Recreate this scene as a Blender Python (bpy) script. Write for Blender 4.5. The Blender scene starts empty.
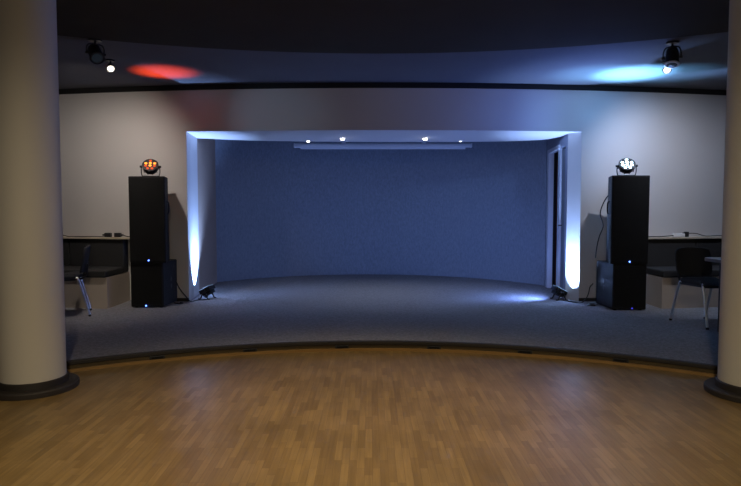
import bpy, bmesh, math, random
from mathutils import Vector, Matrix
random.seed(4)
PI = math.pi
C = bpy.context.scene.collection
sc = bpy.context.scene
S = 0.085            # stage height above the parquet
CZ = 2.94            # ceiling height

# ------------------------------------------------------------------ materials
def nodes(name):
    m = bpy.data.materials.new(name); m.use_nodes = True
    n = m.node_tree; b = n.nodes['Principled BSDF']
    return m, n, b

def mat(name, col, rough=.6, metal=0., var=.12, scale=8., bump=0., bscale=60., spec=.5, coat=0.):
    m, n, b = nodes(name)
    tc = n.nodes.new('ShaderNodeTexCoord')
    no = n.nodes.new('ShaderNodeTexNoise'); no.inputs['Scale'].default_value = scale; no.inputs['Detail'].default_value = 4
    n.links.new(tc.outputs['Object'], no.inputs['Vector'])
    mx = n.nodes.new('ShaderNodeMix'); mx.data_type = 'RGBA'
    mx.inputs[6].default_value = (*[c*(1-var) for c in col], 1); mx.inputs[7].default_value = (*[min(1, c*(1+var)) for c in col], 1)
    n.links.new(no.outputs['Fac'], mx.inputs[0]); n.links.new(mx.outputs[2], b.inputs['Base Color'])
    b.inputs['Roughness'].default_value = rough; b.inputs['Metallic'].default_value = metal
    b.inputs['Specular IOR Level'].default_value = spec
    if bump:
        n2 = n.nodes.new('ShaderNodeTexNoise'); n2.inputs['Scale'].default_value = bscale; n2.inputs['Detail'].default_value = 3
        n.links.new(tc.outputs['Object'], n2.inputs['Vector'])
        bp = n.nodes.new('ShaderNodeBump'); bp.inputs['Strength'].default_value = bump; bp.inputs['Distance'].default_value = .02
        n.links.new(n2.outputs['Fac'], bp.inputs['Height']); n.links.new(bp.outputs['Normal'], b.inputs['Normal'])
    return m

def emit(name, col, strength):
    m, n, b = nodes(name)
    b.inputs['Base Color'].default_value = (.02, .02, .02, 1); b.inputs['Specular IOR Level'].default_value = .2
    b.inputs['Emission Color'].default_value = (*col, 1); b.inputs['Emission Strength'].default_value = strength
    return m

def carpet(name, c1, c2, scale, bump, stretch=(1, 1, 1)):
    m, n, b = nodes(name)
    tc = n.nodes.new('ShaderNodeTexCoord'); mp = n.nodes.new('ShaderNodeMapping'); mp.inputs['Scale'].default_value = stretch
    n.links.new(tc.outputs['Object'], mp.inputs['Vector'])
    a = n.nodes.new('ShaderNodeTexNoise'); a.inputs['Scale'].default_value = scale; a.inputs['Detail'].default_value = 6; a.inputs['Roughness'].default_value = .7
    n.links.new(mp.outputs['Vector'], a.inputs['Vector'])
    r = n.nodes.new('ShaderNodeValToRGB'); r.color_ramp.elements[0].position = .34; r.color_ramp.elements[1].position = .66
    r.color_ramp.elements[0].color = (*c1, 1); r.color_ramp.elements[1].color = (*c2, 1)
    n.links.new(a.outputs['Fac'], r.inputs['Fac']); n.links.new(r.outputs['Color'], b.inputs['Base Color'])
    b.inputs['Roughness'].default_value = .95; b.inputs['Specular IOR Level'].default_value = .15
    bp = n.nodes.new('ShaderNodeBump'); bp.inputs['Strength'].default_value = bump; bp.inputs['Distance'].default_value = .02
    n.links.new(a.outputs['Fac'], bp.inputs['Height']); n.links.new(bp.outputs['Normal'], b.inputs['Normal'])
    return m

def parquet():
    m, n, b = nodes('oak_parquet')
    tc = n.nodes.new('ShaderNodeTexCoord'); mp = n.nodes.new('ShaderNodeMapping')
    mp.inputs['Rotation'].default_value = (0, 0, PI/2); mp.inputs['Location'].default_value = (.11, .03, 0)
    n.links.new(tc.outputs['Object'], mp.inputs['Vector'])
    br = n.nodes.new('ShaderNodeTexBrick'); br.offset = .37; br.offset_frequency = 2; br.squash = .8; br.squash_frequency = 3
    br.inputs['Scale'].default_value = 1; br.inputs['Brick Width'].default_value = .26; br.inputs['Row Height'].default_value = .040
    br.inputs['Mortar Size'].default_value = .0008; br.inputs['Mortar Smooth'].default_value = .3; br.inputs['Bias'].default_value = -.1
    br.inputs['Color1'].default_value = (.205, .129, .042, 1); br.inputs['Color2'].default_value = (.30, .195, .070, 1); br.inputs['Mortar'].default_value = (.14, .085, .03, 1)
    n.links.new(mp.outputs['Vector'], br.inputs['Vector'])
    m2 = n.nodes.new('ShaderNodeMapping'); m2.inputs['Scale'].default_value = (60, 3, 1); n.links.new(tc.outputs['Object'], m2.inputs['Vector'])
    gr = n.nodes.new('ShaderNodeTexNoise'); gr.inputs['Scale'].default_value = 1; gr.inputs['Detail'].default_value = 5; n.links.new(m2.outputs['Vector'], gr.inputs['Vector'])
    st = n.nodes.new('ShaderNodeTexNoise'); st.inputs['Scale'].default_value = 1.3; st.inputs['Detail'].default_value = 5; n.links.new(tc.outputs['Object'], st.inputs['Vector'])
    def mr(src, lo, hi):
        q = n.nodes.new('ShaderNodeMapRange'); q.inputs['From Min'].default_value = .3; q.inputs['From Max'].default_value = .7
        q.inputs['To Min'].default_value = lo; q.inputs['To Max'].default_value = hi; n.links.new(src, q.inputs['Value']); return q.outputs['Result']
    mu = n.nodes.new('ShaderNodeMath'); mu.operation = 'MULTIPLY'; n.links.new(mr(gr.outputs['Fac'], .85, 1.15), mu.inputs[0]); n.links.new(mr(st.outputs['Fac'], .8, 1.15), mu.inputs[1])
    vm = n.nodes.new('ShaderNodeVectorMath'); vm.operation = 'SCALE'; n.links.new(br.outputs['Color'], vm.inputs[0]); n.links.new(mu.outputs['Value'], vm.inputs['Scale'])
    n.links.new(vm.outputs['Vector'], b.inputs['Base Color'])
    n.links.new(mr(st.outputs['Fac'], .44, .30), b.inputs['Roughness'])
    bp = n.nodes.new('ShaderNodeBump'); bp.inputs['Strength'].default_value = .12; bp.inputs['Distance'].default_value = .004
    n.links.new(gr.outputs['Fac'], bp.inputs['Height']); n.links.new(bp.outputs['Normal'], b.inputs['Normal'])
    return m

M = {}
M['plaster'] = mat('wall_plaster', (.62, .60, .585), .85, var=.03, scale=2, bump=.05, bscale=90)
M['column'] = mat('column_paint', (.62, .585, .50), .6, var=.03, scale=2)
M['ceiling'] = mat('ceiling_dark_paint', (.14, .14, .148), .95, spec=.1, var=.06, scale=3)
M['black_ceiling'] = mat('ceiling_black_paint', (.062, .058, .046), .98, spec=.05, var=.1, scale=3)
M['black_trim'] = mat('black_trim', (.014, .014, .015), .9)
M['parquet'] = parquet()
M['carpet'] = carpet('stage_carpet', (.19, .19, .20), (.35, .35, .37), 42, .5)
M['wallcarpet'] = carpet('wall_carpet', (.20, .23, .28), (.28, .32, .385), 40, .35, (1, 1, .45))
M['riser'] = mat('riser_wood', (.075, .05, .016), .5, var=.25, scale=5)
M['border'] = mat('border_wood', (.33, .19, .06), .45, var=.2, scale=7)
M['nosing'] = mat('rubber_nosing', (.022, .018, .015), .6)
M['base'] = mat('column_base_rubber', (.030, .025, .022), .55, var=.2)
M['cab'] = mat('black_cabinet', (.015, .015, .0155), .6, spec=.25, bump=.3, bscale=250)
M['grille'] = mat('black_grille', (.015, .015, .015), .85, spec=.15, bump=.5, bscale=400)
M['plastic'] = mat('black_plastic', (.014, .014, .016), .45)
M['metal'] = mat('black_metal', (.02, .02, .022), .4, metal=.3)
M['chrome'] = mat('chrome_tube', (.80, .81, .83), .28, metal=1., var=.03)
M['fabric'] = mat('black_fabric', (.018, .019, .023), .9, var=.3, scale=90, bump=.2, bscale=200)
M['cushion'] = mat('bench_dark_fabric', (.026, .026, .027), .9, var=.2, scale=60, bump=.2, bscale=200)
M['panel'] = mat('bench_beige_panel', (.54, .46, .38), .7, var=.06, scale=3)
M['ledge'] = mat('ledge_pale_wood', (.52, .45, .35), .6, var=.1, scale=6)
M['table'] = mat('table_pale_laminate', (.70, .65, .57), .45, var=.05)
M['table_edge'] = mat('table_edge_band', (.27, .24, .21), .5)
M['white'] = mat('white_plastic', (.72, .72, .72), .4, var=.02)
M['screen'] = mat('screen_case_white', (.66, .68, .72), .5, var=.02)
M['frame'] = mat('door_frame_paint', (.58, .60, .66), .5, var=.03)
M['leaf'] = mat('door_leaf_paint', (.15, .17, .21), .55, var=.1)
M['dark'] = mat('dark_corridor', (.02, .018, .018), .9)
M['red'] = mat('red_curtain', (.20, .03, .03), .9, var=.3)
M['cable'] = mat('cable_black', (.012, .012, .013), .5)
M['brass'] = mat('brown_plug', (.05, .04, .036), .5)
M['amber'] = emit('amber_led', (1, .10, .006), .9)
M['amber_hot'] = emit('amber_led_hot', (1, .30, .03), 2.6)
M['cyan'] = emit('white_blue_led', (.62, .86, 1), 9)
M['blue_led'] = emit('blue_indicator', (.10, .22, 1), 7)
M['blue_dim'] = emit('blue_indicator_dim', (.06, .06, .8), 1.2)
M['lamp'] = emit('warm_lamp_glass', (1, .90, .74), 2.5)
M['lamp_r'] = emit('pale_lamp_glass', (1, .93, .88), 2.5)
M['glint'] = emit('lens_glint_blue', (.45, .7, 1), .012)  # faint emission stands in for the bluish highlight on the unlit lens
M['bulb'] = emit('downlight_glass', (1, .93, .82), 22)
M['bulb_dim'] = emit('downlight_glass_dim', (1, .93, .82), 9)
M['bulb_faint'] = emit('downlight_glass_faint', (.9, .95, 1), 3)
M['par_face'] = emit('floor_led_strip', (.35, .6, 1), .9)

# ------------------------------------------------------------------ mesh helpers
def obj(name, bm, m, parent=None, smooth=False, bevel=0, seg=2):
    me = bpy.data.meshes.new(name)
    bmesh.ops.recalc_face_normals(bm, faces=bm.faces)
    bm.to_mesh(me); bm.free()
    for x in (m if isinstance(m, (list, tuple)) else [m]): me.materials.append(x)
    o = bpy.data.objects.new(name, me); C.objects.link(o)
    if parent: o.parent = parent
    if smooth:
        for p in me.polygons: p.use_smooth = True
        me.set_sharp_from_angle(angle=math.radians(38))
    if bevel:
        b = o.modifiers.new('bevel', 'BEVEL'); b.width = bevel; b.segments = seg; b.limit_method = 'ANGLE'; b.angle_limit = math.radians(35)
    return o

def thing(name, label, cat, loc=(0, 0, 0), rz=0, group=None):
    o = bpy.data.objects.new(name, None); C.objects.link(o); o.empty_display_size = .1
    o.location = loc; o.rotation_euler = (0, 0, rz); o['label'] = label; o['category'] = cat
    if group: o['group'] = group
    return o

def tag(o, label, cat, group=None):
    o['label'] = label; o['category'] = cat
    if group: o['group'] = group
    return o

def struct(name, bm, m, parent=None, **k):
    o = obj(name, bm, m, parent, **k)
    if not parent: o['kind'] = 'structure'
    return o

def dup(root, label, loc, rz=None):
    r = root.copy(); C.objects.link(r); r.location = loc; r['label'] = label
    if rz is not None: r.rotation_euler = (0, 0, rz)
    for ch in list(root.children):
        c = ch.copy(); C.objects.link(c); c.parent = r
        for g in ch.children:
            d = g.copy(); C.objects.link(d); d.parent = c
    return r

def add_box(bm, c, s, rot=None):
    m = Matrix.Translation(c) @ (rot.to_4x4() if rot else Matrix()) @ Matrix.Diagonal((*s, 1))
    return bmesh.ops.create_cube(bm, size=1, matrix=m)['verts']

def box(c, s, rot=None):
    bm = bmesh.new(); add_box(bm, c, s, rot); return bm

def add_prism(bm, pts, z0, z1):
    a = [bm.verts.new((x, y, z0)) for x, y in pts]; b = [bm.verts.new((x, y, z1)) for x, y in pts]
    n = len(pts)
    for i in range(n): bm.faces.new((a[i], a[(i+1) % n], b[(i+1) % n], b[i]))
    bm.faces.new(a[::-1]); bm.faces.new(b)

def prism(pts, z0, z1):
    bm = bmesh.new(); add_prism(bm, pts, z0, z1); return bm

def add_band(bm, outer, inner, z0, z1):
    """solid strip between two equally long polylines (open)"""
    n = len(outer)
    V = [[bm.verts.new((*p, z)) for p in l] for l in (outer, inner) for z in (z0, z1)]
    o0, o1, i0, i1 = V
    for k in range(n-1):
        for q in ((o0[k], o0[k+1], o1[k+1], o1[k]), (i0[k+1], i0[k], i1[k], i1[k+1]), (o1[k], o1[k+1], i1[k+1], i1[k]), (o0[k+1], o0[k], i0[k], i0[k+1])):
            bm.faces.new(q)
    for k in (0, n-1): bm.faces.new((o0[k], o1[k], i1[k], i0[k]))

def band(outer, inner, z0, z1):
    bm = bmesh.new(); add_band(bm, outer, inner, z0, z1); return bm

def add_cyl(bm, p, q, r1, r2=None, seg=20):
    p, q = Vector(p), Vector(q); d = q-p
    m = Matrix.Translation((p+q)/2) @ d.to_track_quat('Z', 'Y').to_matrix().to_4x4()
    bmesh.ops.create_cone(bm, cap_ends=True, segments=seg, radius1=r1, radius2=r1 if r2 is None else r2, depth=d.length, matrix=m)

def cyl(p, q, r1, r2=None, seg=20):
    bm = bmesh.new(); add_cyl(bm, p, q, r1, r2, seg); return bm

def add_ball(bm, c, r, sc_=(1, 1, 1), rot=None):
    m = Matrix.Translation(c) @ (rot.to_4x4() if rot else Matrix()) @ Matrix.Diagonal((*sc_, 1))
    bmesh.ops.create_uvsphere(bm, u_segments=20, v_segments=12, radius=r, matrix=m)

def lathe(prof, seg=64):
    bm = bmesh.new(); rings = []
    for r, z in prof:
        if r < 1e-6: rings.append([bm.verts.new((0, 0, z))]*seg)
        else: rings.append([bm.verts.new((r*math.cos(2*PI*i/seg), r*math.sin(2*PI*i/seg), z)) for i in range(seg)])
    for a, b in zip(rings, rings[1:]):
        for i in range(seg):
            j = (i+1) % seg; f = []
            for v in (a[i], a[j], b[j], b[i]):
                if v not in f: f.append(v)
            if len(f) > 2: bm.faces.new(f)
    return bm

def smooth_path(pts, n=8):
    P = [Vector(p) for p in pts]; P = [P[0]*2-P[1]] + P + [P[-1]*2-P[-2]]; out = []
    for i in range(1, len(P)-2):
        a, b, c, d = P[i-1:i+3]
        for k in range(n):
            t = k/n
            out.append(.5*((2*b)+(c-a)*t+(2*a-5*b+4*c-d)*t*t+(3*b-a-3*c+d)*t**3))
    out.append(P[-2]); return out

def add_tube(bm, pts, r, seg=10, flat=1., cap=True):
    P = [Vector(p) for p in pts]; rings = []; up = None
    for i, p in enumerate(P):
        t = (P[min(i+1, len(P)-1)]-P[max(i-1, 0)]).normalized()
        if up is None: up = Vector((0, 0, 1)) if abs(t.z) < .9 else Vector((1, 0, 0))
        s = t.cross(up).normalized(); up = s.cross(t).normalized()
        rings.append([bm.verts.new(p + s*math.cos(2*PI*k/seg)*r*flat + up*math.sin(2*PI*k/seg)*r) for k in range(seg)])
    for a, b in zip(rings, rings[1:]):
        for k in range(seg): bm.faces.new((a[k], a[(k+1) % seg], b[(k+1) % seg], b[k]))
    if cap: bm.faces.new(rings[0][::-1]); bm.faces.new(rings[-1])

def tube(pts, r, seg=10, n=8):
    bm = bmesh.new(); add_tube(bm, smooth_path(pts, n) if n else pts, r, seg); return bm

def rounded(w, h, r, n=5):
    out = []
    for cx, cy, a in ((w/2-r, h/2-r, 0), (-w/2+r, h/2-r, 90), (-w/2+r, -h/2+r, 180), (w/2-r, -h/2+r, 270)):
        for k in range(n+1):
            t = math.radians(a+90*k/n); out.append((cx+r*math.cos(t), cy+r*math.sin(t)))
    return out

# ------------------------------------------------------------------ plan of the room
def wy(x): return 7.815 + (x-.15)**2/44          # bowed front of the stage wall
SC, SR = (.032, 1.053), 4.457                    # the round dance floor
def arc(c, r, a0, a1, n): return [(c[0]+r*math.cos(math.radians(a0+(a1-a0)*i/n)), c[1]+r*math.sin(math.radians(a0+(a1-a0)*i/n))) for i in range(n+1)]
def lin(a, b, n): return [a+(b-a)*i/n for i in range(n+1)]

# parquet floor, a full disc (plus the border strip at its rim)
bm = bmesh.new(); vs = [bm.verts.new((x, y, 0)) for x, y in arc(SC, SR+.05, 0, 360, 160)[:-1]]; bm.faces.new(vs)
struct('floor', bm, M['parquet'])
a0, a1, N = -60, 240, 150
o = struct('trim_1', band(arc(SC, SR+.008, a0, a1, N), arc(SC, SR-.014, a0, a1, N), .0, .024), M['border'])
# carpeted stage around it
bm = band(arc(SC, 13.2, a0, a1, N), arc(SC, SR+.03, a0, a1, N), -.02, S)
struct('floor_stage', bm, M['carpet'])
struct('trim_2', band(arc(SC, SR+.03, a0, a1, N), arc(SC, SR+.008, a0, a1, N), 0, S-.03), M['riser'])
struct('trim_3', band(arc(SC, SR+.045, a0, a1, N), arc(SC, SR-.004, a0, a1, N), S-.03, S+.004), M['nosing'], bevel=.006)

# stage wall either side of the opening, header over it
X0l, X1r = -2.425, 2.785
XL = lin(-7.5, X0l, 40); XR = lin(X1r, 7.5, 40)
zt = CZ-.068
back_l = [(-2.49, 8.68), (-2.70, 8.68), (-2.70, 8.72), (-7.5, 9.9)]
struct('wall_left', prism([(x, wy(x)) for x in XL] + back_l, S-.01, CZ+.04), M['plaster'])
back_r = [(7.5, 9.9), (2.90, 8.4), (2.90, 8.19), (2.675, 8.19)]
struct('wall_right', prism([(x, wy(x)) for x in XR] + back_r, S-.01, CZ+.04), M['plaster'])
rear = [(p.x, p.y) for p in smooth_path([(2.675, 8.20, 0), (2.66, 8.55, 0), (2.50, 8.90, 0), (1.95, 9.10, 0), (1.1, 9.16, 0), (.2, 9.17, 0), (-.9, 9.11, 0), (-1.8, 8.97, 0), (-2.49, 8.685, 0)], 6)]
ZO = 2.335
struct('wall_header', prism([(x, wy(x)) for x in lin(X0l, X1r, 40)] + rear, ZO, CZ+.04), M['plaster'])
XA = lin(-7.5, 7.5, 90)
struct('trim_4', band([(x, wy(x)-.012) for x in XA], [(x, wy(x)+.01) for x in XA], zt, CZ+.01), M['black_trim'])

# alcove: side walls and curved back wall covered in blue grey carpet
bm = prism([(-2.49, 8.68), (-2.60, 10.15), (-2.78, 10.22), (-2.70, 8.68)], S-.01, 3.3)
struct('wall_stage_left', bm, mat('side_wall_fabric', (.42, .32, .25), .95, var=.15, scale=60, bump=.3, bscale=80))
bc, brad = (-.05, 8.106), 3.235
aL = math.degrees(math.atan2(10.15-bc[1], -2.60-bc[0])); aR = math.degrees(math.atan2(9.70-bc[1], 2.82-bc[0]))
struct('wall_back', band(arc(bc, brad, aR-1, aL+1, 60), arc(bc, brad+.15, aR-1, aL+1, 60), S-.01, 3.3), M['wallcarpet'])
def sx(y): return 2.682 + (y-8.18)*.0925                 # right side wall line
D0, D1, DT = 8.36, 9.38, 2.19
bm = bmesh.new()
for y0, y1, z0, z1 in ((8.19, D0, S-.01, 3.3), (D1, 9.74, S-.01, 3.3), (D0, D1, DT, 3.3)):
    add_prism(bm, [(sx(y0), y0), (sx(y1), y1), (sx(y1)+.06, y1), (sx(y0)+.06, y0)], z0, z1)
struct('wall_stage_right', bm, mat('side_wall_paint', (.30, .33, .42), .9, var=.08, scale=20, bump=.2, bscale=80))
struct('ceiling_stage', prism([(-3, 8.7), (3.1, 8.3), (3.1, 11.6), (-3, 11.6)], 3.3, 3.34), M['black_ceiling'])

# double door in the right side wall: far half open on a dark corridor
d = thing('door_1', 'open double door in the right side wall of the stage', 'door', (sx(D0), D0, S)); d['kind'] = 'structure'
del d['label']; del d['category']
th = -math.atan(.0925); W = (D1-D0)/math.cos(th); d.rotation_euler = (0, 0, th); HT = DT-S
def dbox(x0, x1, y0, y1, z0, z1): return box(((x0+x1)/2, (y0+y1)/2, (z0+z1)/2), (x1-x0, y1-y0, z1-z0))
bm = bmesh.new()
for q in ((-.025, .055, W-.02, W+.10, 0, HT+.05), (-.025, .055, .30, W, HT-.01, HT+.05)):
    add_box(bm, ((q[0]+q[1])/2, (q[2]+q[3])/2, (q[4]+q[5])/2), (q[1]-q[0], q[3]-q[2], q[5]-q[4]))
obj('door_frame', bm, M['frame'], d, bevel=.004)
lf = obj('door_leaf', dbox(.03, .075, .025, .34, .01, HT-.015), M['leaf'], d, bevel=.003)
obj('door_edge', dbox(.0, .085, .34, .47, .01, HT-.012), M['frame'], d, bevel=.004)
lf2 = obj('door_handle', tube([(.03, .29, 1.0), (-.015, .29, 1.0), (-.018, .20, 1.0)], .009), M['metal'], lf)
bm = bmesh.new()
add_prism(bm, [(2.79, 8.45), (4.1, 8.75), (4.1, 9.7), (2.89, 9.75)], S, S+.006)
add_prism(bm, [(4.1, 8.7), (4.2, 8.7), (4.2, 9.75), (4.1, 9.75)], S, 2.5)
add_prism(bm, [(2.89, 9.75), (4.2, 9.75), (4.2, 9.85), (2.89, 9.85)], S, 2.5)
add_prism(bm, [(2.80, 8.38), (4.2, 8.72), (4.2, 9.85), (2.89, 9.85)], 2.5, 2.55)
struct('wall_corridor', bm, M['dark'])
pts = [(3.0+.55*t/24, 9.71+.018*math.sin(t*1.1)) for t in range(25)]
tag(obj('curtain', band(pts, [(x, y+.012) for x, y in pts], S+.02, 2.1), M['red'], smooth=True), 'dark red curtain glimpsed through the stage doorway', 'curtain')

# ceilings
bm = prism([(-7.5, -4), (7.5, -4)] + [(x, wy(x)+.02) for x in lin(7.5, -7.5, 60)], CZ, CZ+.05)
struct('ceiling', bm, M['ceiling'])
RC, RR = (.062, -.797), 7.02
bm = prism(arc(RC, RR, -25, 205, 120), CZ-.04, CZ-.002)
struct('ceiling_disc', bm, M['black_ceiling'])

# ------------------------------------------------------------------ columns
def column(x, y, label):
    t = thing('column', label, 'column', (x, y, 0), 0, 'columns flanking the dance floor')
    obj('shaft', lathe([(0, .085), (.2185, .085), (.2185, CZ-.04), (0, CZ-.04)], 96), M['column'], t, smooth=True)
    obj('plinth', lathe([(0, .0), (.303, .0), (.305, .012), (.305, .034), (.298, .042), (.24, .044), (0, .044)], 96), M['base'], t, smooth=True)
    obj('collar', lathe([(0, .04), (.236, .04), (.234, .084), (.226, .090), (0, .088)], 96), M['nosing'], t, smooth=True)
column(-2.473, 4.34, 'thick white round column left of the dance floor, dark ringed base')
column(2.715, 4.20, 'thick white round column right of the dance floor, beside the table')

# ------------------------------------------------------------------ riser vents
vl = ['black step light in the stage riser, nearest the left column', 'black step light in the stage riser, second from the left column',
      'black step light in the riser, just left of stage centre', 'black step light in the riser, just right of stage centre',
      'black step light in the stage riser, second from the right column', 'black step light in the stage riser, nearest the right column']
proto = None
for k, v in zip((-.3599, -.2031, -.048, .107, .2604, .4223), vl):
    # direction from the camera's foot meets the riser circle
    lo, hi = 3., 7.
    for _ in range(40):
        mid = (lo+hi)/2
        if math.hypot(k*mid-SC[0], mid-SC[1]) < SR+.008: lo = mid
        else: hi = mid
    x, y = k*lo, lo; rz = math.atan2(y-SC[1], x-SC[0])-PI/2
    if proto is None:
        proto = thing('step_light', v, 'step light', (x, y, .024), rz, 'step lights in the stage riser')
        obj('housing', box((0, -.009, .015), (.125, .017, .028)), M['plastic'], proto, bevel=.003)
        obj('lens', box((0, -.019, .015), (.095, .004, .014)), M['grille'], proto)
    else: dup(proto, v, (x, y, .024), rz)

# ------------------------------------------------------------------ loudspeakers
def tall_speaker(x, y, z, rz, label, led, mir):
    t = thing('loudspeaker', label, 'loudspeaker', (x, y, z), rz, 'tall loudspeakers beside the stage')
    w, dp, h, b = .452, .38, 1.068, .27
    obj('cabinet', prism([(-w/2, 0), (w/2, 0), (b/2, dp), (-b/2, dp)], 0, h), M['cab'], t, bevel=.008)
    g = obj('grille', prism([(-w/2+.012, -.012), (w/2-.012, -.012), (w/2-.006, .002), (-w/2+.006, .002)], .02, h-.02), M['grille'], t, bevel=.004)
    L = obj('indicator', cyl((led, -.010, .03), (led, -.0165, .03), .009), M['blue_led'], t)
    for s in (-1, 1):
        n = Vector((dp, -(b-w)/2*-1, 0)) 
        xm = s*(w/2*.5+b/2*.5)
        hb = bmesh.new(); add_tube(hb, smooth_path([(xm-.0*s, dp*.42, .60), (xm+.028*s, dp*.45, .62), (xm+.028*s, dp*.45, .74), (xm, dp*.42, .76)], 5), .009)
        obj('handle', hb, M['plastic'], t, smooth=True)
    obj('rear_panel', box((0, dp+.002, .32), (.16, .014, .22)), M['plastic'], t, bevel=.004)
    return t
def sub(x, y, rz, label, led, side, ledm):
    t = thing('subwoofer', label, 'subwoofer', (x, y, S), rz, 'subwoofers under the tall loudspeakers')
    w, dp, h = .41, .53, .567
    obj('cabinet', box((0, dp/2, .012+(h-.012)/2), (w, dp, h-.012)), M['cab'], t, bevel=.010)
    obj('grille', box((0, -.006, h/2+.01), (w-.03, .016, h-.07)), M['grille'], t, bevel=.004)
    obj('indicator', cyl((led, -.013, .028), (led, -.017, .028), .009), ledm, t)
    for zz in (.24, .33):
        bm = cyl((side*(w/2-.002), dp*.52, zz), (side*(w/2+.004), dp*.52, zz), .034, .030, 20)
        o_ = obj('handle_cup', bm, M['plastic'], t, smooth=True)
    for sx_ in (-1, 1):
        for yy in (.05, dp-.05):
            obj('foot', cyl((sx_*(w/2-.05), yy, 0), (sx_*(w/2-.05), yy, .014), .02), M['plastic'], t)
    return t
HS = S+.567
sub(-2.785, 7.44, 0, 'black subwoofer on the stage floor left of the opening, under the left tall loudspeaker', -.012, 1, M['blue_led'])
tall_speaker(-2.756, 7.41, HS, 0, 'tall black loudspeaker left of the opening, carrying the red and amber light', .013, 1)
sub(3.142, 7.235, 0, 'black subwoofer on the stage floor right of the opening, under the right tall loudspeaker', .03, -1, M['blue_dim'])
tall_speaker(3.125, 7.225, HS, math.radians(-2), 'tall black loudspeaker right of the opening, carrying the white and blue light', 0, -1)

# ------------------------------------------------------------------ LED pars on the loudspeakers
def stage_par(x, y, z, rz, tilt, label, hot, warm, spots):
    t = thing('stage_light', label, 'stage light', (x, y, z), rz, 'stage lights on the tall loudspeakers')
    R = Matrix.Rotation(tilt, 3, 'X'); c = Vector((0, 0, .122))
    fw = R @ Vector((0, -1, 0)); up = R @ Vector((0, 0, 1)); rt = Vector((1, 0, 0))
    def squash(bm):
        return bm
    bm = bmesh.new(); add_cyl(bm, c-fw*.052, c+fw*.03, .082, .096, 32); add_cyl(bm, c-fw*.075, c-fw*.05, .06, .078, 24)
    for k in range(10):
        a = 2*PI*k/10; add_box(bm, c-fw*.02+rt*.092*math.cos(a)+up*.092*math.sin(a), (.008, .06, .008), R)
    obj('housing', bm, M['metal'], t, smooth=True)
    bm = bmesh.new(); add_cyl(bm, c+fw*.028, c+fw*.036, .098, .098, 32); obj('bezel', bm, M['plastic'], t, smooth=True)
    for (u, v) in spots:
        m = hot if (u, v) in spots[:4] else warm
        bm = bmesh.new(); add_cyl(bm, c+fw*.034+rt*u*1.15+up*v*1.15, c+fw*.042+rt*u*1.15+up*v*1.15, .0185, .0125, 16)
        obj('led_lens', bm, m, t, smooth=True)
    bm = bmesh.new(); add_tube(bm, smooth_path([(-.108, 0, .122), (-.110, 0, .06), (-.100, 0, .012), (-.08, 0, .006), (.08, 0, .006), (.100, 0, .012), (.110, 0, .06), (.108, 0, .122)], 4), .006, 8)
    obj('yoke', bm, M['metal'], t, smooth=True)
    for s in (-1, 1):
        obj('knob', cyl((s*.094, 0, .122), (s*.126, 0, .122), .016, .014), M['plastic'], t, smooth=True)
    bm = bmesh.new(); add_box(bm, (0, 0, .004), (.15, .09, .008)); obj('foot_plate', bm, M['metal'], t)
    return t
grid = [(-.045, .02), (0, .025), (.045, .02), (0, -.01), (-.045, -.015), (.045, -.015), (-.022, -.05), (.022, -.05), (0, .058)]
stage_par(-2.735, 7.50, HS+1.068, math.radians(12), -math.radians(38), 'black stage light with glowing red and amber lamps on the left loudspeaker', M['amber_hot'], M['amber'], grid)
stage_par(3.125, 7.36, HS+1.068, math.radians(-12), -math.radians(40), 'black stage light with glowing white and blue lamps on the right loudspeaker', M['cyan'], M['cyan'], grid)

# ------------------------------------------------------------------ floor pars lighting the jambs
def floor_par(x, y, rz, label):
    t = thing('floor_light', label, 'floor light', (x, y, S), rz, 'floor lights washing the opening jambs')
    R = Matrix.Rotation(math.radians(-28), 3, 'Y'); c = Vector((0, 0, .125))
    bm = bmesh.new(); add_box(bm, c, (.17, .16, .055), R); add_box(bm, c-R @ Vector((0, 0, .04)), (.13, .12, .04), R)
    for k in range(5): add_box(bm, c-R @ Vector((-.06+.03*k, 0, .064)), (.006, .12, .02), R)
    obj('housing', bm, M['metal'], t, bevel=.006)
    bm = bmesh.new(); add_box(bm, c+R @ Vector((0, 0, .029)), (.15, .14, .006), R); obj('led_panel', bm, M['par_face'], t)
    for s in (-1, 1):
        bm = bmesh.new(); add_tube(bm, smooth_path([(0, s*.088, .125), (.03, s*.088, .06), (.055, s*.088, .012), (.085, s*.088, .007)], 5), .009, 8)
        add_tube(bm, smooth_path([(0, s*.088, .125), (-.03, s*.088, .06), (-.055, s*.088, .012), (-.085, s*.088, .007)], 5), .009, 8)
        obj('stand', bm, M['metal'], t, smooth=True)
        obj('knob', cyl((0, s*.078, .125), (0, s*.108, .125), .017), M['plastic'], t, smooth=True)
    return t
floor_par(-2.25, 8.22, math.radians(-14), 'small black floor light at the foot of the left jamb')
floor_par(2.575, 8.14, math.radians(180+8), 'small black floor light at the foot of the right jamb, near the doorway')

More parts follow.
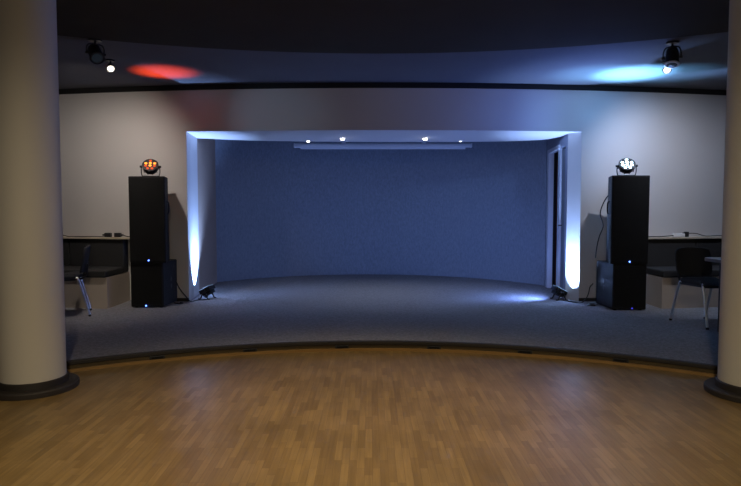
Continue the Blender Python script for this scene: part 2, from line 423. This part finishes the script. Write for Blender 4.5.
# ------------------------------------------------------------------ ceiling spotlights
def ceiling_can(x, y, label, ax, band_m, drop):
    t = thing('ceiling_spotlight', label, 'spotlight', (x, y, CZ), 0, 'unlit spotlights on the ceiling')
    obj('mounting_plate', cyl((0, 0, -.018), (0, 0, 0), .06, .06, 28), M['metal'], t, smooth=True)
    ax = Vector(ax).normalized(); b = Vector((0, 0, -drop)); sd = Vector((-ax.y, ax.x, 0)).normalized()
    bm = bmesh.new(); add_cyl(bm, (0, 0, -.05), (0, 0, -.015), .011, .011, 12)
    add_tube(bm, smooth_path([b+sd*.077, b+sd*.077+Vector((0, 0, .05)), Vector((0, 0, -.05))+sd*.05, Vector((0, 0, -.05))-sd*.05, b-sd*.077+Vector((0, 0, .05)), b-sd*.077], 4), .007, 8)
    obj('yoke', bm, M['metal'], t, smooth=True)
    bm = bmesh.new(); add_cyl(bm, b-ax*.075, b+ax*.07, .056, .066, 28); can = obj('lamp_can', bm, M['metal'], t, smooth=True)
    obj('rear_cap', cyl(b-ax*.11, b-ax*.074, .035, .055, 28), M['plastic'], can, smooth=True)
    obj('rim', cyl(b+ax*.066, b+ax*.080, .068, .068, 28), band_m, can, smooth=True)
    obj('lens', cyl(b+ax*.079, b+ax*.085, .050, .045, 24), M['glint'], can, smooth=True)
    for s_ in (-1, 1): obj('knob', cyl(b+sd*.062*s_, b+sd*.092*s_, .013), M['plastic'], t, smooth=True)
def ceiling_lamp(x, y, label, ax, lampm):
    t = thing('ceiling_lamp', label, 'ceiling lamp', (x, y, CZ), 0, 'lit lamps on the ceiling')
    obj('mounting_plate', cyl((0, 0, -.014), (0, 0, 0), .045, .045, 24), M['metal'], t, smooth=True)
    ax = Vector(ax).normalized(); b = Vector((0, 0, -.082))
    obj('stem', cyl((0, 0, -.06), (0, 0, -.01), .009), M['metal'], t, smooth=True)
    bm = bmesh.new(); add_cyl(bm, b-ax*.045, b+ax*.02, .026, .046, 24); obj('lamp_head', bm, M['metal'], t, smooth=True)
    bm = bmesh.new(); add_ball(bm, b+ax*.020, .036, (1, 1, .6), ax.to_track_quat('Z', 'Y').to_matrix())
    obj('lamp_glass', bm, lampm, t, smooth=True)
ceiling_can(-2.64, 5.85, 'black unlit spotlight hanging from the ceiling left, by the left column', (.35, -.45, -.55), M['plastic'], .135)
ceiling_can(2.945, 5.95, 'black unlit spotlight with white rim hanging from the ceiling right', (-.12, -.22, -.9), M['white'], .15)
ceiling_lamp(-2.84, 6.65, 'small glowing lamp on the ceiling left, beside the red glow', (.35, -.55, -.62), M['lamp'])
ceiling_lamp(3.27, 6.71, 'small glowing lamp on the ceiling right, beside the blue glow', (-.3, -.6, -.62), M['lamp_r'])

# ------------------------------------------------------------------ downlights in the soffit
for x, y, m, r, lab in ((-.925, 8.98, 'bulb_dim', .022, 'small downlight in the opening soffit, leftmost and medium bright'), (-.40, 8.66, 'bulb', .03, 'bright downlight in the opening soffit, left of centre'),
                (.785, 8.66, 'bulb', .032, 'bright downlight in the opening soffit, right of centre above the screen'), (1.335, 8.98, 'bulb_faint', .018, 'faint downlight in the opening soffit, rightmost of the row')):
    t = thing('downlight', lab, 'downlight', (x, y, ZO), 0, 'downlights in the opening soffit')
    obj('trim_ring', lathe([(.028, 0), (.045, 0), (.045, -.006), (.034, -.010), (.028, -.006), (.028, 0)], 28), M['screen'], t, smooth=True)
    bm = bmesh.new(); add_ball(bm, (0, 0, -.008), r, (1, 1, .85)); obj('bulb', bm, M[m], t, smooth=True)

# ------------------------------------------------------------------ projection screen
t = thing('projection_screen', 'rolled up white projection screen hung across the back of the stage', 'projection screen', (.21, 10.2, 2.33))
obj('case', box((0, 0, .060), (2.96, .12, .062)), M['screen'], t, bevel=.012)
for s in (-1, 1): obj('end_cap', box((s*1.487, 0, .060), (.02, .125, .07)), M['screen'], t, bevel=.006)
bm = bmesh.new(); add_cyl(bm, (-1.39, 0, .017), (1.39, 0, .017), .017, .017, 16); add_box(bm, (0, 0, .025), (2.78, .03, .02)); obj('weight_bar', bm, M['screen'], t, smooth=True)
for x in (-.66, .69):
    bm = bmesh.new(); add_box(bm, (x, 0, .10), (.07, .10, .02)); add_cyl(bm, (x, 0, .10), (x, 0, 3.3-2.33), .008, .008, 10); obj('hanger', bm, M['screen'], t)

# ------------------------------------------------------------------ benches along the wall, ledge above
def along(x0, x1, off, n=16): return [(x, wy(x)-off) for x in lin(x0, x1, n)]
def bench(x0, x1, label):
    xm = (x0+x1)/2; t = thing('bench', label, 'bench', (xm, wy(xm)-.35, S), 0, 'wall benches')
    def L(pts): return [(x-xm, y-(wy(xm)-.35)) for x, y in pts]
    s = .012 if x0 > 0 else 0
    obj('base_panel', band(L(along(x0, x1, .72)), L(along(x0, x1, .02)), 0, .385), M['panel'], t)
    n = 3
    for k in range(n):
        a = x0+(x1-x0)*k/n+.004; b = x0+(x1-x0)*(k+1)/n-.004
        obj('seat_cushion', band(L(along(a, b, .75)), L(along(a, b, .20)), .387, .475), M['cushion'], t, bevel=.02, seg=3)
        obj('back_cushion', band(L(along(a, b, .20)), L(along(a, b, .03)), .40, .832), M['cushion'], t, bevel=.015, seg=3)
bench(-5.6, -3.25, 'dark cushioned wall bench with beige base left of the left loudspeakers')
bench(3.60, 5.9, 'dark cushioned wall bench with beige base behind the table on the right')
for nm, x0, x1 in (('trim_5', -5.6, -2.86), ('trim_6', 3.3, 5.9)):
    struct(nm, band(along(x0, x1, .235), along(x0, x1, .0), S+.836, S+.858), M['ledge'], bevel=.004)
for nm, x0, x1 in (('baseboard_left', -3.2, X0l-.0), ('baseboard_right', X1r, 3.58)):
    struct(nm, band(along(x0, x1, .012), along(x0, x1, .0), S, S+.045), M['nosing'])
ZL = S+.858
# things lying on the left ledge
def ly(x, o): return wy(x)-o
tag(obj('cable', tube([(x, ly(x, .12+.02*math.sin(i*1.7)), ZL+.006+(.018 if i in (3,) else 0)) for i, x in enumerate(lin(-4.6, -3.55, 8))], .006), M['brass'], smooth=True), 'brown cable lying along the pale ledge on the left', 'cable')
def adapter(x, label, rz):
    t = thing('power_adapter', label, 'power adapter', (x, ly(x, .12), ZL), rz, 'power adapters on the left ledge')
    obj('body', box((0, 0, .030), (.085, .055, .058)), M['plastic'], t, bevel=.008)
    obj('plug', cyl((.04, 0, .03), (.075, 0, .03), .014, .009), M['plastic'], t, smooth=True)
adapter(-3.50, 'small black power adapter on the left ledge, farther from the loudspeaker', PI)
adapter(-3.36, 'small black power adapter on the left ledge, nearer the loudspeaker', 0)
tag(obj('cable', tube([(-3.29, ly(-3.29, .12), ZL+.03), (-3.2, ly(-3.2, .14), ZL+.01), (-3.05, ly(-3.05, .12), ZL+.007), (-2.9, ly(-2.9, .10), ZL+.007)], .006), M['cable'], smooth=True), 'black cable on the left ledge running behind the loudspeaker', 'cable')
# right ledge
tag(obj('power_strip', box((4.14, ly(4.14, .12), ZL+.024), (.15, .055, .045)), M['white'], bevel=.008), 'white power strip on the pale ledge on the right', 'power strip')
t = thing('power_adapter', 'black power adapter beside the white power strip on the right ledge', 'power adapter', (4.255, ly(4.255, .12), ZL))
obj('body', box((0, 0, .036), (.05, .05, .07)), M['plastic'], t, bevel=.006)
obj('plug', cyl((-.02, 0, .05), (-.05, 0, .05), .012, .010), M['plastic'], t, smooth=True)
tag(obj('cable', tube([(4.285, ly(4.285, .12), ZL+.05), (4.4, ly(4.4, .13), ZL+.045), (4.55, ly(4.55, .12), ZL+.01), (4.75, ly(4.75, .10), ZL+.015), (4.95, ly(4.95, .12), ZL+.007), (5.3, ly(5.3, .12), ZL+.007)], .006), M['brass'], smooth=True), 'dark cable on the right ledge leading away from the adapter', 'cable')
tag(obj('cable', tube([(3.5, ly(3.5, .10), ZL+.007), (3.7, ly(3.7, .13), ZL+.007), (3.88, ly(3.88, .12), ZL+.009), (4.06, ly(4.06, .12), ZL+.02)], .006), M['cable'], smooth=True), 'cable between the right loudspeaker and the white power strip', 'cable')

# ------------------------------------------------------------------ chairs (local: front faces -Y)
def make_chair(label, loc, rz):
    t = thing('stacking_chair', label, 'chair', loc, rz, 'black chairs with chrome legs')
    bm = bmesh.new()                                             # padded seat
    pr = rounded(.45, .44, .09, 6); n = len(pr)
    layers = [(.90, .430), (1., .440), (1., .462), (.93, .475), (.55, .478)]
    R = [[bm.verts.new((x*s, y*s+(-.02), z - (.018 if y < -.15 else 0)*s + (.012 if y > .15 else 0))) for x, y in pr] for s, z in layers]
    for a, b in zip(R, R[1:]):
        for i in range(n): bm.faces.new((a[i], a[(i+1) % n], b[(i+1) % n], b[i]))
    bm.faces.new(R[0][::-1]); bm.faces.new(R[-1])
    obj('seat', bm, M['fabric'], t, smooth=True)
    bm = bmesh.new(); nu, nv = 14, 9                              # curved back
    def P(u, v, off):
        w = .225*(1-.10*(v**4)) * (1 if abs(v) < .99 else .98)
        x = u*w; z = .655 + v*.155 - .025*(u**4)*(v > 0)*v
        y = .215 + .06*(z-.48)/.35 - .045*u*u + off
        return (x, y, z)
    G = [[[bm.verts.new(P(-1+2*i/nu, -1+2*j/nv, o)) for i in range(nu+1)] for j in range(nv+1)] for o in (0, .028)]
    for s in (0, 1):
        for j in range(nv):
            for i in range(nu): bm.faces.new((G[s][j][i], G[s][j][i+1], G[s][j+1][i+1], G[s][j+1][i]))
    rim = [(0, i) for i in range(nu)] + [(j, nu) for j in range(nv)] + [(nv, i) for i in range(nu, 0, -1)] + [(j, 0) for j in range(nv, 0, -1)]
    for k in range(len(rim)):
        a, b = rim[k], rim[(k+1) % len(rim)]
        bm.faces.new((G[0][a[0]][a[1]], G[0][b[0]][b[1]], G[1][b[0]][b[1]], G[1][a[0]][a[1]]))
    obj('backrest', bm, M['fabric'], t, smooth=True, bevel=.008)
    for s in (-1, 1):
        bm = bmesh.new(); add_tube(bm, smooth_path([(s*.222, -.265, .012), (s*.216, -.215, .25), (s*.212, -.18, .42), (s*.205, -.15, .452)], 6), .013, 12)
        l = obj('leg', bm, M['chrome'], t, smooth=True)
        obj('foot_cap', cyl((s*.222, -.266, 0), (s*.2215, -.262, .022), .0155), M['plastic'], l, smooth=True)
        bm = bmesh.new(); add_tube(bm, smooth_path([(s*.222, .275, .012), (s*.216, .215, .25), (s*.212, .165, .42), (s*.205, .14, .452)], 6), .013, 12)
        l = obj('leg', bm, M['chrome'], t, smooth=True)
        obj('foot_cap', cyl((s*.222, .276, 0), (s*.2215, .272, .022), .0155), M['plastic'], l, smooth=True)
        bm = bmesh.new(); add_tube(bm, smooth_path([(s*.15, .10, .432), (s*.15, .19, .432), (s*.15, .243, .47), (s*.15, .262, .60)], 6), .011, 10, 1.4)
        obj('back_support', bm, M['metal'], t, smooth=True)
    bm = bmesh.new()
    for y in (-.15, .14): add_tube(bm, [(-.215, y, .430), (.215, y, .430)], .011, 10)
    for x in (-.215, .215): add_tube(bm, [(x, -.16, .430), (x, .15, .430)], .011, 10)
    obj('seat_frame', bm, M['metal'], t, smooth=True)
    return t
ch = make_chair('black chair with chrome legs at the table beside the right column', (3.60, 6.371, S), math.radians(12))
dup(ch, 'black chair with chrome legs half hidden behind the left column', (-3.565, 6.93, S), math.radians(-66))

# ------------------------------------------------------------------ table on the right
t = thing('table', 'pale rectangular table with dark legs behind the right column', 'table', (3.955, 5.72, S), math.radians(4))
obj('tabletop', prism(rounded(1.2, .68, .07), .722, .745), M['table'], t, bevel=.003)
obj('edge_band', prism(rounded(1.204, .684, .072), .712, .7405), M['table_edge'], t)
bm = bmesh.new()
for y in (-.27, .27): add_box(bm, (0, y, .685), (.88, .025, .05))
for x in (-.43, .43): add_box(bm, (x, 0, .685), (.025, .54, .05))
obj('apron', bm, M['metal'], t)
for x in (-.43, .43):
    for y in (-.27, .27):
        obj('leg', cyl((x, y, 0), (x, y, .712), .025, .025, 20), M['metal'], t, smooth=True)

# ------------------------------------------------------------------ loose cables on the stage floor
f = S+.008
tag(obj('cable', tube([(-2.57, 7.90, .36), (-2.52, 7.86, .28), (-2.44, 7.85, .18), (-2.38, 7.90, f), (-2.35, 8.02, f), (-2.25, 8.07, f), (-2.2, 8.12, f)], .007), M['cable'], smooth=True), 'black cable from the left subwoofer to the floor light by the left jamb', 'cable')
tag(obj('cable', tube([(-2.57, 7.80, f), (-2.53, 7.76, f), (-2.48, 7.74, f), (-2.45, 7.78, f), (-2.50, 7.83, f)], .008), M['cable'], smooth=True), 'short black cable coiled on the floor at the left jamb', 'cable')
tag(obj('cable', tube([(3.10, 7.72, 1.54), (3.05, 7.78, 1.46), (3.0, 7.80, 1.34), (2.985, 7.80, 1.24), (3.025, 7.80, 1.10), (2.985, 7.82, .96), (2.955, 7.82, .82), (2.94, 7.82, .68)], .007), M['cable'], smooth=True), 'black cable hanging behind the right tall loudspeaker', 'cable')
tag(obj('cable', tube([(2.92, 7.83, .34), (2.87, 7.80, .30), (2.86, 7.82, .22), (2.83, 7.82, .15), (2.76, 7.80, f), (2.68, 7.86, f), (2.62, 8.0, f), (2.6, 8.05, f)], .007), M['cable'], smooth=True), 'black cable from the right subwoofer to the floor light by the right jamb', 'cable')
tag(obj('cable', tube([(2.91, 7.66, f), (2.85, 7.58, f), (2.80, 7.63, f), (2.83, 7.70, f), (2.88, 7.63, f+.012), (2.82, 7.55, f+.012), (2.77, 7.60, f+.002)], .008), M['cable'], smooth=True), 'black cable looped on the floor beside the right subwoofer', 'cable')

# ------------------------------------------------------------------ lights
def lamp(kind, name, loc, col, e, aim=None, size=60, blend=1., r=.04):
    l = bpy.data.lights.new(name, kind); l.color = col; l.energy = e; l.shadow_soft_size = r
    o = bpy.data.objects.new(name, l); C.objects.link(o); o.location = loc
    if kind == 'SPOT': l.spot_size = math.radians(size); l.spot_blend = blend
    if aim is not None: o.rotation_euler = (Vector(aim)-Vector(loc)).to_track_quat('-Z', 'Y').to_euler()
    return o
# floor lights on the jambs, and what they spill onto the stage
BL = (.29, .475, 1)
lamp('SPOT', 'jamb_left_light', (-2.36, 8.335, .22), BL, 700, (-2.495, 8.385, .60), 86, 1., .035)
lamp('SPOT', 'jamb_right_light', (2.66, 8.03, .21), BL, 620, (2.75, 8.025, .66), 84, 1., .035)
lamp('SPOT', 'stage_spill_right', (2.44, 8.06, .30), (.21, .36, 1), 120, (.5, 9.6, .85), 164, 1., .06)
lamp('SPOT', 'stage_spill_left', (-2.14, 8.20, .30), (.20, .36, 1), 75, (.3, 9.9, 1.6), 100, 1., .06)
# stage lights on the loudspeakers
lamp('SPOT', 'red_beam', (-2.72, 7.40, 1.90), (1, .06, .006), 290, (-2.47, 7.24, CZ), 44, 1., .05)
for ax, e in ((3.15, 800), (2.75, 180), (3.55, 110)):
    lamp('SPOT', 'blue_beam', (3.11, 7.25, 1.87), (.20, .55, 1), e, (ax, 7.32, CZ), 56, 1., .05)
lamp('SPOT', 'blue_spill', (3.05, 7.22, 1.88), (.13, .26, 1), 110, (1.2, 6.6, CZ), 130, 1., .05)
# ceiling lamps wash the walls
lamp('SPOT', 'left_wash', (-2.83, 6.63, 2.82), (1, .89, .80), 122, (-4.2, 8.1, .95), 130, 1., .03)
lamp('SPOT', 'right_wash', (3.26, 6.69, 2.82), (.76, .81, 1), 165, (4.15, 8.1, 1.35), 106, 1., .03)
lamp('SPOT', 'left_wall_glow', (-2.58, 5.78, 2.70), (.4, .62, 1), 22, (-1.25, 7.85, 2.5), 34, 1., .04)  # added spot for the bluish glow on the wall; the can itself is unlit
lamp('SPOT', 'right_wall_glow', (2.93, 5.90, 2.68), (.26, .46, 1), 75, (2.85, 8.0, 2.45), 60, 1., .04)  # added the same way for the blue glow on the right wall
# downlights
for x in (-.4, .785): lamp('SPOT', 'downlight_lamp', (x, 8.66, 2.29), (.80, .86, 1), 26, (x, 8.66, 0), 110, 1., .03)
# house lights of the hall shine down on the dance floor
for x, y, e in ((0, .9, 130), (-1.3, 2.5, 90), (1.3, 2.5, 80), (0, 3.9, 190)):
    lamp('SPOT', 'unseen_hall_light', (x, y, 2.86), (1, .78, .46), e, (x, y, 0), 95, 1., .12)
lamp('SPOT', 'unseen_hall_light', (0, -.9, 2.86), (1, .87, .70), 170, (0, 4.2, 0), 104, 1., .2)  # unseen fill added behind the camera, reaching columns and stage too
for x in (-.5, .5): lamp('SPOT', 'unseen_hall_light', (x, .3, 2.86), (1, .84, .60), 165, (x*5, 4.2, .35), 52, 1., .1)  # unseen spots added to brighten the two columns

w = bpy.data.worlds.new('world'); sc.world = w; w.use_nodes = True
w.node_tree.nodes['Background'].inputs['Color'].default_value = (.55, .6, .75, 1); w.node_tree.nodes['Background'].inputs['Strength'].default_value = .03

# ------------------------------------------------------------------ camera
cam = bpy.data.cameras.new('camera'); co = bpy.data.objects.new('camera', cam); C.objects.link(co)
co.location = (0, 0, 1.305); co.rotation_euler = (PI/2-math.atan(33/600), 0, 0)
cam.sensor_width = 36; cam.lens = 600/741*36; cam.clip_start = .05
sc.camera = co
vs = sc.view_settings; sc.display_settings.display_device = 'sRGB'
vs.view_transform = 'Standard'; vs.look = 'None'; vs.exposure = 0; vs.gamma = 1; vs.use_curve_mapping = False
